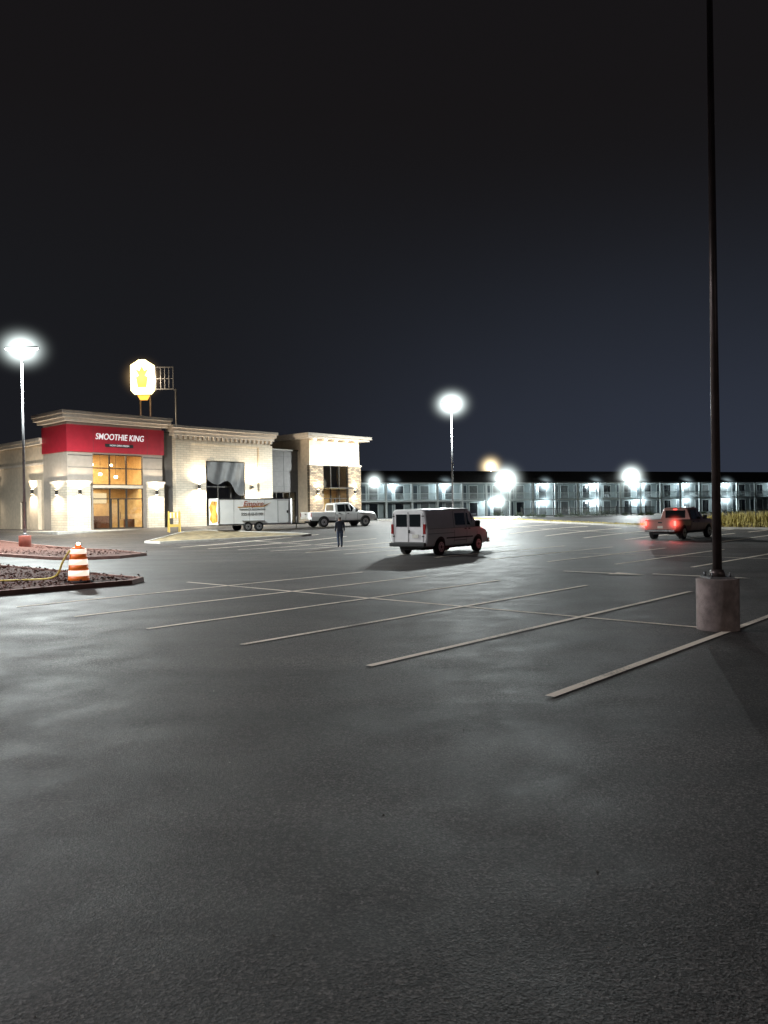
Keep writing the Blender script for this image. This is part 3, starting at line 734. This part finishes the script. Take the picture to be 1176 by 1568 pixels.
def van(loc, rz):
    e = empty('cargo_van', loc, rz)
    st = [(-2.85, .50, 1.22, 2.03, .88, .96, .80), (-2.78, .40, 1.22, 2.08, .93, 1.0, .84), (-.5, .38, 1.22, 2.12, .94, 1.0, .85), (1.0, .38, 1.22, 2.11, .94, 1.0, .85),
          (1.18, .38, 1.22, 2.04, .94, 1.0, .83), (1.85, .38, 1.22, 1.34, .94, 1.0, .82), (2.55, .38, 1.05, 1.16, .93, .98, .80), (2.8, .42, .88, 1.02, .90, .93, .76), (2.86, .48, .80, .92, .86, .90, .74)]
    loft(e, 'body', st, M['white'])
    for x in (-1.72, 1.72):
        arch(e, st, x, .45, .9)
        for s in (1, -1): wheel(e, x, s * .90, .37)
    panel(e, 'front_door_window', st, [(.72, 1.32), (1.62, 1.30), (1.20, 1.88), (.72, 1.88)], M['vglass'])
    panel(e, 'side_window', st, [(-.35, 1.32), (.55, 1.32), (.55, 1.88), (-.35, 1.88)], M['vglass'])
    seam(e, st, .64, .48, .64, 2.0); seam(e, st, -.5, .5, -.5, 2.0); seam(e, st, 1.62, .55, 1.62, 1.25); seam(e, st, -.5, .62, .64, .62)
    seam(e, st, -2.75, .98, -.5, .98, .008); seam(e, st, -2.7, 1.2, 2.4, 1.2, .006)
    for x, z in ((.45, 1.12), (.80, 1.12)): panel(e, 'door_handle', st, [(x, z), (x + .12, z), (x + .12, z + .04), (x, z + .04)], M['blackpl'], .03)
    panel(e, 'side_moulding', st, [(-1.2, .72), (1.2, .72), (1.2, .78), (-1.2, .78)], M['blackpl'], .015)
    mk(e, 'windshield', [(1.24, -.72, 2.0), (1.24, .72, 2.0), (1.86, .84, 1.36), (1.86, -.84, 1.36)], [(0, 1, 2, 3)], M['vglass'])
    X = -2.862
    boxes(e, 'rear_window', [(X, X + .02, .06, .66, 1.30, 1.86), (X, X + .02, -.66, -.06, 1.30, 1.86)], M['vglass'], .01)
    boxes(e, 'rear_door_seam', [(X, X + .02, -.012, .012, .62, 1.96), (X, X + .02, -.80, -.785, .62, 1.9), (X, X + .02, .785, .80, .62, 1.9), (X, X + .02, -.785, .785, .60, .62)], M['seam'])
    boxes(e, 'tail_lamp', [(X - .015, X + .03, .80, .93, .98, 1.42), (X - .015, X + .03, -.93, -.80, .98, 1.42)], M['tail'], .01)
    boxes(e, 'licence_plate', [(X - .012, X, -.55, -.22, .80, .96)], M['plate'])
    boxes(e, 'rear_handle', [(X - .03, X, -.10, -.04, 1.02, 1.16)], M['blackpl'])
    boxes(e, 'door_hinge', [(X - .01, X + .02, s * .79 - .05, s * .79 + .05, z, z + .05) for s in (-1, 1) for z in (.85, 1.75)], M['blackpl'])
    boxes(e, 'rear_bumper', [(-3.02, -2.86, -.95, .95, .42, .60)], M['blackpl'], .03)
    boxes(e, 'front_bumper', [(2.84, 3.0, -.95, .95, .40, .62)], M['chrome'], .03)
    boxes(e, 'headlamp', [(2.83, 2.90, .55, .88, .72, .90), (2.83, 2.90, -.88, -.55, .72, .90)], M['headl'], .01)
    boxes(e, 'grille', [(2.84, 2.89, -.5, .5, .68, .90)], M['blackpl'])
    boxes(e, 'side_mirror', [(1.42, 1.54, 1.0, 1.24, 1.22, 1.52), (1.42, 1.54, -1.24, -1.0, 1.22, 1.52)], M['blackpl'], .03)
    boxes(e, 'underbody', [(-2.6, 2.5, -.6, .6, .25, .42)], M['blackpl'])
    return e
van((2.75, 37.4, 0), R(90 - 36))

def pickup(loc, rz, paint, tail, name='pickup_truck'):
    e = empty(name, loc, rz)
    st = [(-.80, .48, 1.12, 1.80, .92, .98, .74), (-.72, .48, 1.12, 1.88, .92, .98, .76), (.45, .48, 1.12, 1.92, .92, .98, .77), (.62, .48, 1.12, 1.87, .92, .98, .76),
          (1.30, .48, 1.13, 1.25, .92, .98, .84), (2.55, .48, 1.08, 1.18, .92, .97, .84), (2.82, .52, 1.0, 1.10, .90, .94, .80), (2.9, .55, .92, 1.02, .88, .90, .78)]
    loft(e, 'cab_body', st, paint)
    sb = [(-2.92, .55, 1.10, 1.16, .90, .96, .94), (-2.8, .5, 1.12, 1.18, .92, .98, .96), (-.84, .5, 1.12, 1.18, .92, .98, .96)]
    for s in (1, -1):
        prof = [(.90, .50), (.98, .80), (.975, 1.12), (.93, 1.18), (.84, 1.18), (.84, .62)]
        V = []; F = []
        for x in (-2.9, -.83):
            V += [(x, s * y, z) for y, z in prof]
        n = len(prof)
        F = [(i, (i + 1) % n, n + (i + 1) % n, n + i) for i in range(n)] + [tuple(range(n)), tuple(range(n, 2 * n))]
        mk(e, 'bed_side', V, F, paint, bevel=.015)
    boxes(e, 'bed_floor', [(-2.85, -.83, -.84, .84, .60, .68)], M['blackpl'])
    boxes(e, 'tailgate', [(-2.93, -2.86, -.82, .82, .62, 1.17)], paint, .015)
    boxes(e, 'tailgate_handle', [(-2.945, -2.93, -.12, .12, .98, 1.06)], M['blackpl'])
    boxes(e, 'bed_front', [(-.90, -.84, -.84, .84, .62, 1.17)], paint)
    for x in (-1.85, 1.88):
        if x > 0: arch(e, st, x, .48, .9)
        else: arch(e, sb, x, .48, .9)
        for s in (1, -1): wheel(e, x, s * .88, .40, .26)
    panel(e, 'front_door_window', st, [(.14, 1.19), (1.10, 1.19), (.62, 1.74), (.14, 1.76)], M['vglass'])
    panel(e, 'rear_door_window', st, [(-.62, 1.19), (.05, 1.19), (.05, 1.76), (-.60, 1.74)], M['vglass'])
    seam(e, st, .10, .55, .10, 1.8); seam(e, st, -.70, .6, -.70, 1.75); seam(e, st, 1.15, .55, 1.15, 1.12)
    for x in (-.55, .22): panel(e, 'door_handle', st, [(x, 1.02), (x + .16, 1.02), (x + .16, 1.07), (x, 1.07)], M['blackpl'], .03)
    mk(e, 'windshield', [(.67, -.68, 1.85), (.67, .68, 1.85), (1.29, .82, 1.28), (1.29, -.82, 1.28)], [(0, 1, 2, 3)], M['vglass'])
    boxes(e, 'rear_window', [(-.812, -.80, -.62, .62, 1.26, 1.72)], M['vglass'])
    boxes(e, 'tail_lamp', [(-2.935, -2.86, .84, .965, .82, 1.12), (-2.935, -2.86, -.965, -.84, .82, 1.12)], tail, .01)
    boxes(e, 'licence_plate', [(-2.945, -2.93, -.16, .16, .68, .82)], M['plate'])
    boxes(e, 'rear_bumper', [(-3.06, -2.94, -.92, .92, .46, .62)], M['chrome'], .03)
    boxes(e, 'front_bumper', [(2.88, 3.04, -.95, .95, .46, .70)], M['chrome'], .03)
    boxes(e, 'grille', [(2.89, 2.93, -.55, .55, .72, 1.0)], M['blackpl'])
    boxes(e, 'headlamp', [(2.86, 2.93, .58, .86, .78, .98), (2.86, 2.93, -.86, -.58, .78, .98)], M['headl'], .01)
    boxes(e, 'side_mirror', [(.95, 1.07, .99, 1.22, 1.16, 1.42), (.95, 1.07, -1.22, -.99, 1.16, 1.42)], M['blackpl'], .03)
    boxes(e, 'chassis', [(-2.8, 2.6, -.5, .5, .32, .5)], M['blackpl'])
    return e
thd = R(90 - 58)
tx, ty = -3.6, 62.4
pickup((tx, ty, H(tx, ty) ), thd, M['white'], M['tail'])
rx, ry = 18.4, 48.6
rp = pickup((rx, ry, H(rx, ry)), R(90 - 44), M['redpaint'], M['tailon'])
boxes(rp, 'roof_lamp', [(-.82, -.80, -.10, .10, 1.76, 1.80)], M['tailon'])
for s in (1, -1): light(rp, 'brake_glow', 'SPOT', (-3.0, s * .9, .95), 60, (1, .06, .06), .08, (0, R(70), 0), 150, .8)
M['halor'] = halomat('painted_halo_red', (1, .10, .07), 12)  # red glare halo painted around the tail lamps
for s in (1, -1): haze(rp, (-2.95, s * .9, .97), .75, M['halor'])
cx, cy = -9.6, 59.0
tr = empty('cargo_trailer', (cx, cy, H(cx, cy)), thd)
L2 = 3.35
prof = [(-L2, -1.03), (2.35, -1.03), (2.95, 0), (2.35, 1.03), (-L2, 1.03)]
n = 5
V = [(x, y, .48) for x, y in prof] + [(x, y, 2.42) for x, y in prof]
mk(tr, 'box_body', V, [tuple(range(n)), tuple(range(n, 2 * n))] + [(i, (i + 1) % n, n + (i + 1) % n, n + i) for i in range(n)], M['whitet'], bevel=.05)
boxes(tr, 'corner_trim', [(-L2 - .01, -L2 + .05, -1.045, -.98, .46, 2.43), (-L2 - .01, -L2 + .05, .98, 1.045, .46, 2.43), (-L2 + .051, 2.35, -1.045, -1.032, .44, .56), (-L2 + .051, 2.35, 1.032, 1.045, .44, .56),
                          (-L2 + .051, 2.35, -1.045, -1.032, 2.34, 2.42)], M['chrome'])
boxes(tr, 'panel_joint', [(x, x + .012, -1.036, -1.032, .57, 2.33) for x in (-2.2, -1.0, .2)], M['seam'])
boxes(tr, 'rear_ramp_door', [(-L2 - .025, -L2 - .003, -.92, .92, .60, 2.30)], M['whitet'])
def blob(name, m, pts, off):
    mk(tr, name, [(-L2 - off, y, z) for y, z in pts], [tuple(range(len(pts)))], m)
blob('rear_graphic_orange', M['orangeg'], [(-.9, .7), (.2, .62), (.85, .9), (.5, 1.3), (.88, 1.8), (.3, 2.25), (-.9, 2.2), (-.6, 1.6), (-.9, 1.2)], .030)
blob('rear_graphic_yellow', M['ybar'], [(-.6, 1.0), (.1, .9), (.45, 1.25), (.1, 1.6), (.35, 2.0), (-.4, 1.9), (-.2, 1.4)], .034)
boxes(tr, 'rear_lamps', [(-L2 - .02, -L2 + .0, -.978, -.93, .6, .75), (-L2 - .02, -L2, .93, .978, .6, .75)], M['tail'])
boxes(tr, 'side_door', [(1.3, 2.15, -1.050, -1.034, .62, 2.25)], M['whitet'])
boxes(tr, 'side_door_seam', [(1.27, 1.3, -1.053, -1.034, .60, 2.27), (2.15, 2.18, -1.053, -1.034, .60, 2.27), (1.3, 2.15, -1.053, -1.034, 2.25, 2.27)], M['seam'])
boxes(tr, 'door_latch', [(2.0, 2.1, -1.08, -1.052, 1.3, 1.5)], M['blackpl'])
for x in (-1.15, -.28):
    for s in (1, -1): wheel(tr, x, s * 1.06, .34, .2)
for s in (-1, 1): boxes(tr, 'fender', [(-1.6, .15, min(s * 1.032, s * 1.26), max(s * 1.032, s * 1.26), .74, .78)], M['chrome'], .01)
boxes(tr, 'tongue', [(2.6, 4.05, -.06, .06, .42, .52)], M['blackpl']); cyl(tr, 'tongue_jack', (3.3, 0, .1), .035, .9, M['galv'], seg=10)
text(tr, 'trailer_lettering', 'Empire', .56, (-.7, -1.047, 2.0), (R(90), 0, 0), M['redbase'], .003, .3)
mk(tr, 'side_logo_swoosh', [(-1.9, -1.047, 1.74), (.2, -1.047, 1.80), (.75, -1.047, 2.12), (.1, -1.047, 1.86), (-1.9, -1.047, 1.79)], [(0, 1, 2, 3, 4)], M['orangeg'])
text(tr, 'trailer_small_lettering', 'CLEANING & RESTORATION', .16, (-.75, -1.047, 1.60), (R(90), 0, 0), M['seam'], .003)
text(tr, 'trailer_phone_lettering', '555-010-0199', .30, (-.8, -1.047, 1.24), (R(90), 0, 0), M['seam'], .003, .1)

# ------------------------------------------------------------- traffic barrel, hose, barricade
bx, by = -8.95, 22.9
bz = .10
tb = empty('traffic_barrel', (bx, by, bz))
cyl(tb, 'rubber_base', (0, 0, 0), .42, .07, M['rubber'], r2=.36, seg=28)
zz = [.05, .20, .36, .52, .68, .84, .98]
rr = [.30, .29, .275, .26, .245, .23, .215]
ms = ['orange', 'retro', 'orange', 'retro', 'orange', 'retro']
for i in range(6):
    cyl(tb, 'band_%d' % i, (0, 0, zz[i]), rr[i], zz[i + 1] - zz[i], M[ms[i]], r2=rr[i] - .008, seg=28)
cyl(tb, 'top_cap', (0, 0, .98), .19, .05, M['orange'], r2=.15, seg=28)
boxes(tb, 'handle', [(-.09, .09, -.02, .02, 1.03, 1.10)], M['orange'], .01)
cyl(tb, 'warning_lamp', (0, 0, 1.10), .045, .06, M['warm'], seg=14)
def tube(parent, name, pts, r, m):
    c = bpy.data.curves.new(name, 'CURVE'); c.dimensions = '3D'; c.bevel_depth = r; c.bevel_resolution = 3
    s = c.splines.new('NURBS'); s.points.add(len(pts) - 1)
    for p, q in zip(s.points, pts): p.co = (*q, 1)
    s.use_endpoint_u = True; s.order_u = 3
    t = bpy.data.objects.new(name + '_c', c); scene.collection.objects.link(t); bpy.context.view_layer.update()
    me = bpy.data.meshes.new_from_object(t.evaluated_get(bpy.context.evaluated_depsgraph_get())); bpy.data.objects.remove(t)
    me.materials.clear(); me.materials.append(m)
    o = bpy.data.objects.new(name, me); scene.collection.objects.link(o); o.parent = parent; return o
tube(None, 'caution_tape', [(bx - .18, by - .15, bz + .95), (bx - .35, by - .3, .75), (bx - .5, by - .2, .35), (bx - .8, by - .1, .22), (bx - 1.5, by + .0, .2), (bx - 2.6, by - .4, .2), (bx - 4, by - .6, .2), (bx - 6, by + .1, .2)], .028, M['yellow'])
V = []; F = []
for i in range(5200):
    if i < 3600: n = -random.uniform(13.9, 28); d = random.uniform(-5.7, -.9)
    else: n = -random.uniform(27.5, 42); d = random.uniform(3.4, 7.6)
    x, y = lot(n, d); q = random.uniform(.02, .08); z = H(x, y) + .13 + random.uniform(0, .07)
    s = len(V)
    for _ in range(4): V.append((x + random.uniform(-q, q), y + random.uniform(-q, q), z + random.uniform(-q * .4, q * .8)))
    F += [(s, s + 1, s + 2), (s, s + 2, s + 3), (s, s + 1, s + 3), (s + 1, s + 2, s + 3)]
mk(None, 'mulch_chips', V, F, M['mulch'])
gx, gy = -15.7, 58.6
bc = empty('a_frame_barricade', (gx, gy, H(gx, gy)), R(25))
for s in (-1, 1):
    for x in (-.4, .4):
        mk(bc, 'leg', [(x - .04, s * .32 - .02, 0), (x + .04, s * .32 - .02, 0), (x + .04, s * .32 + .02, 0), (x - .04, s * .32 + .02, 0),
                       (x - .04, s * .03 - .02, 1.6), (x + .04, s * .03 - .02, 1.6), (x + .04, s * .03 + .02, 1.6), (x - .04, s * .03 + .02, 1.6)], BF, M['ybar'])
boxes(bc, 'board', [(-.45, .45, -.14, -.11, 1.05, 1.5), (-.45, .45, -.27, -.24, .40, .6)], M['ybar'])
boxes(bc, 'stripe', [(-.32 + i * .25, -.24 + i * .25, -.145, -.141, 1.08, 1.47) for i in range(3)], M['whitet'])
V = []; F = []
random.seed(21)
for i in range(200):
    x = random.uniform(-7, 7); y = random.uniform(3.2, 22); q = random.uniform(.003, .009)
    s = len(V)
    V += [(x - q, y, .0), (x + q, y - q * .6, .0), (x + q * .3, y + q, .0), (x, y, q)]
    F += [(s, s + 1, s + 3), (s + 1, s + 2, s + 3), (s + 2, s, s + 3)]
mk(None, 'gravel_debris', V, F, M['conc'])

# ------------------------------------------------------------- person
def skinned(parent, name, verts, edges, radii, root, sub=2):
    me = bpy.data.meshes.new(name); me.from_pydata(verts, edges, []); me.update()
    o = bpy.data.objects.new(name, me); scene.collection.objects.link(o)
    sk = o.modifiers.new('skin', 'SKIN'); sk.use_smooth_shade = True
    ss = o.modifiers.new('sub', 'SUBSURF'); ss.levels = sub; ss.render_levels = sub
    for i, r in enumerate(radii):
        v = me.skin_vertices[0].data[i]; v.radius = r if isinstance(r, tuple) else (r, r); v.use_root = (i == root)
    bpy.context.view_layer.update()
    m2 = bpy.data.meshes.new_from_object(o.evaluated_get(bpy.context.evaluated_depsgraph_get()))
    bpy.data.objects.remove(o)
    o = bpy.data.objects.new(name, m2); scene.collection.objects.link(o); o.parent = parent
    for p in m2.polygons: p.use_smooth = True
    return o
man = empty('pedestrian', (-2.5, 44.2, H(-2.5, 44.2)), R(12))
v = [(0, 0, .96), (0, -.01, 1.12), (0, 0, 1.32), (0, 0, 1.46), (0, .01, 1.53), (0, .02, 1.60), (0, .015, 1.665), (0, .01, 1.72)]
r = [(.16, .125), (.155, .12), (.19, .135), (.10, .085), (.060, .060), (.075, .083), (.082, .096), (.058, .068)]
e_ = [(0, 1), (1, 2), (2, 3), (3, 4), (4, 5), (5, 6), (6, 7)]
def add(p, rad, par):
    v.append(p); r.append(rad); e_.append((par, len(v) - 1)); return len(v) - 1
for s in (-1, 1):
    a = add((s * .19, 0, 1.42), .078, 3)
    b = add((s * .245, -.03 , 1.14), .06, a)
    c = add((s * .25, .07 if s > 0 else .02, .92), .038, b)
    add((s * .25, .09 if s > 0 else .03, .875), (.038, .022), c)
for s, ky, ay, az in ((-1, .03, -.20, .13), (1, .14, .13, .09)):
    a = add((s * .095, .0, .88), .108, 0)
    b = add((s * .105, ky, .50), .080, a)
    c = add((s * .11, ay, az), .060, b)
    add((s * .12, ay + .17, .045), .045, c)
bd = skinned(man, 'body', v, e_, r, 0)
for m_ in ('shirt', 'jeans', 'skin', 'hair', 'shoe'): bd.data.materials.append(M[m_])
for p in bd.data.polygons:
    c = p.center
    if c.z > 1.50: k = 3 if (c.z > 1.66 or (c.y < .0 and c.z > 1.58)) else 2
    elif c.z < .12: k = 4
    elif abs(c.x) > .2 and c.z < .93: k = 2
    elif c.z < .93: k = 1
    else: k = 0
    p.material_index = k
for s in (-1, 1):
    ellip(man, 'ear', (s * .084, .01, 1.64), (.012, .02, .032), M['skin'], 8)
    ellip(man, 'eye', (s * .03, .102, 1.655), (.013, .008, .008), M['headl'], 8)
    by_ = .09 if s > 0 else .03
    for k, (dy, ln) in enumerate(((.028, .07), (.01, .078), (-.009, .073), (-.027, .058))):
        p0 = (s * .25, by_ + dy, .86); p1 = (s * .252, by_ + dy + .004, .86 - ln * .5); p2 = (s * .243, by_ + dy + .008, .86 - ln)
        f = skinned(man, 'finger_%d' % k, [p0, p1, p2], [(0, 1), (1, 2)], [.009, .0085, .007], 0, 1); f.data.materials.append(M['skin'])
    f = skinned(man, 'thumb', [(s * .245, by_ + .025, .885), (s * .235, by_ + .055, .86), (s * .232, by_ + .065, .83)], [(0, 1), (1, 2)], [.011, .010, .008], 0, 1); f.data.materials.append(M['skin'])
ellip(man, 'nose', (0, .116, 1.635), (.011, .014, .02), M['skin'], 8)
ellip(man, 'mouth', (0, .102, 1.602), (.022, .006, .006), M['redbase'], 8)

# ------------------------------------------------------------- sky
w = bpy.data.worlds.new('World'); scene.world = w; w.use_nodes = True
nt = w.node_tree; L = nt.links.new
bg = nt.nodes['Background']
tc = nt.nodes.new('ShaderNodeTexCoord'); sp = nt.nodes.new('ShaderNodeSeparateXYZ'); L(tc.outputs['Generated'], sp.inputs[0])
rp_ = nt.nodes.new('ShaderNodeValToRGB'); cr = rp_.color_ramp; L(sp.outputs['Z'], rp_.inputs['Fac'])
cr.elements[0].position = 0; cr.elements[0].color = (.0120, .0130, .0175, 1)
cr.elements[1].position = 1; cr.elements[1].color = (.007, .006, .007, 1)
for p, c in ((.10, (.0108, .0114, .0145)), (.25, (.0098, .0102, .0123)), (.45, (.0085, .0076, .0084))):
    q = cr.elements.new(p); q.color = (*c, 1)
ax = nt.nodes.new('ShaderNodeMapRange'); ax.interpolation_type = 'SMOOTHSTEP'
ax.inputs['From Min'].default_value = -.30; ax.inputs['From Max'].default_value = .30
L(sp.outputs['X'], ax.inputs['Value'])
az = nt.nodes.new('ShaderNodeMapRange'); az.interpolation_type = 'SMOOTHSTEP'
az.inputs['From Min'].default_value = .42; az.inputs['From Max'].default_value = -.02
L(sp.outputs['Z'], az.inputs['Value'])
mu = nt.nodes.new('ShaderNodeMath'); mu.operation = 'MULTIPLY'; L(ax.outputs[0], mu.inputs[0]); L(az.outputs[0], mu.inputs[1])
sn = nt.nodes.new('ShaderNodeTexNoise'); sn.inputs['Scale'].default_value = 2.5; sn.inputs['Detail'].default_value = 3; L(tc.outputs['Generated'], sn.inputs['Vector'])
sm = nt.nodes.new('ShaderNodeMapRange'); sm.inputs['To Min'].default_value = .7; sm.inputs['To Max'].default_value = 1.3; L(sn.outputs['Fac'], sm.inputs['Value'])
m2 = nt.nodes.new('ShaderNodeMath'); m2.operation = 'MULTIPLY'; L(mu.outputs[0], m2.inputs[0]); L(sm.outputs[0], m2.inputs[1])
gl = nt.nodes.new('ShaderNodeVectorMath'); gl.operation = 'SCALE'; gl.inputs[0].default_value = (.018, .024, .039); L(m2.outputs[0], gl.inputs['Scale'])
ad = nt.nodes.new('ShaderNodeVectorMath'); ad.operation = 'ADD'; L(rp_.outputs['Color'], ad.inputs[0]); L(gl.outputs[0], ad.inputs[1])
L(ad.outputs[0], bg.inputs['Color']); bg.inputs['Strength'].default_value = 1.0

# ------------------------------------------------------------- camera
cam = bpy.data.cameras.new('camera'); co = bpy.data.objects.new('camera', cam); scene.collection.objects.link(co)
cam.sensor_width = 36; cam.sensor_fit = 'AUTO'; cam.lens = 1200 / 1568 * 36
cam.clip_end = 3000; cam.clip_start = .05
co.matrix_world = Matrix.Translation((0, 0, 2.1)) @ Matrix.Rotation(R(90 - .19), 4, 'X') @ Matrix.Rotation(-.015, 4, 'Z')
scene.camera = co
scene.view_settings.view_transform = 'Standard'; scene.view_settings.look = 'None'; scene.view_settings.exposure = 0
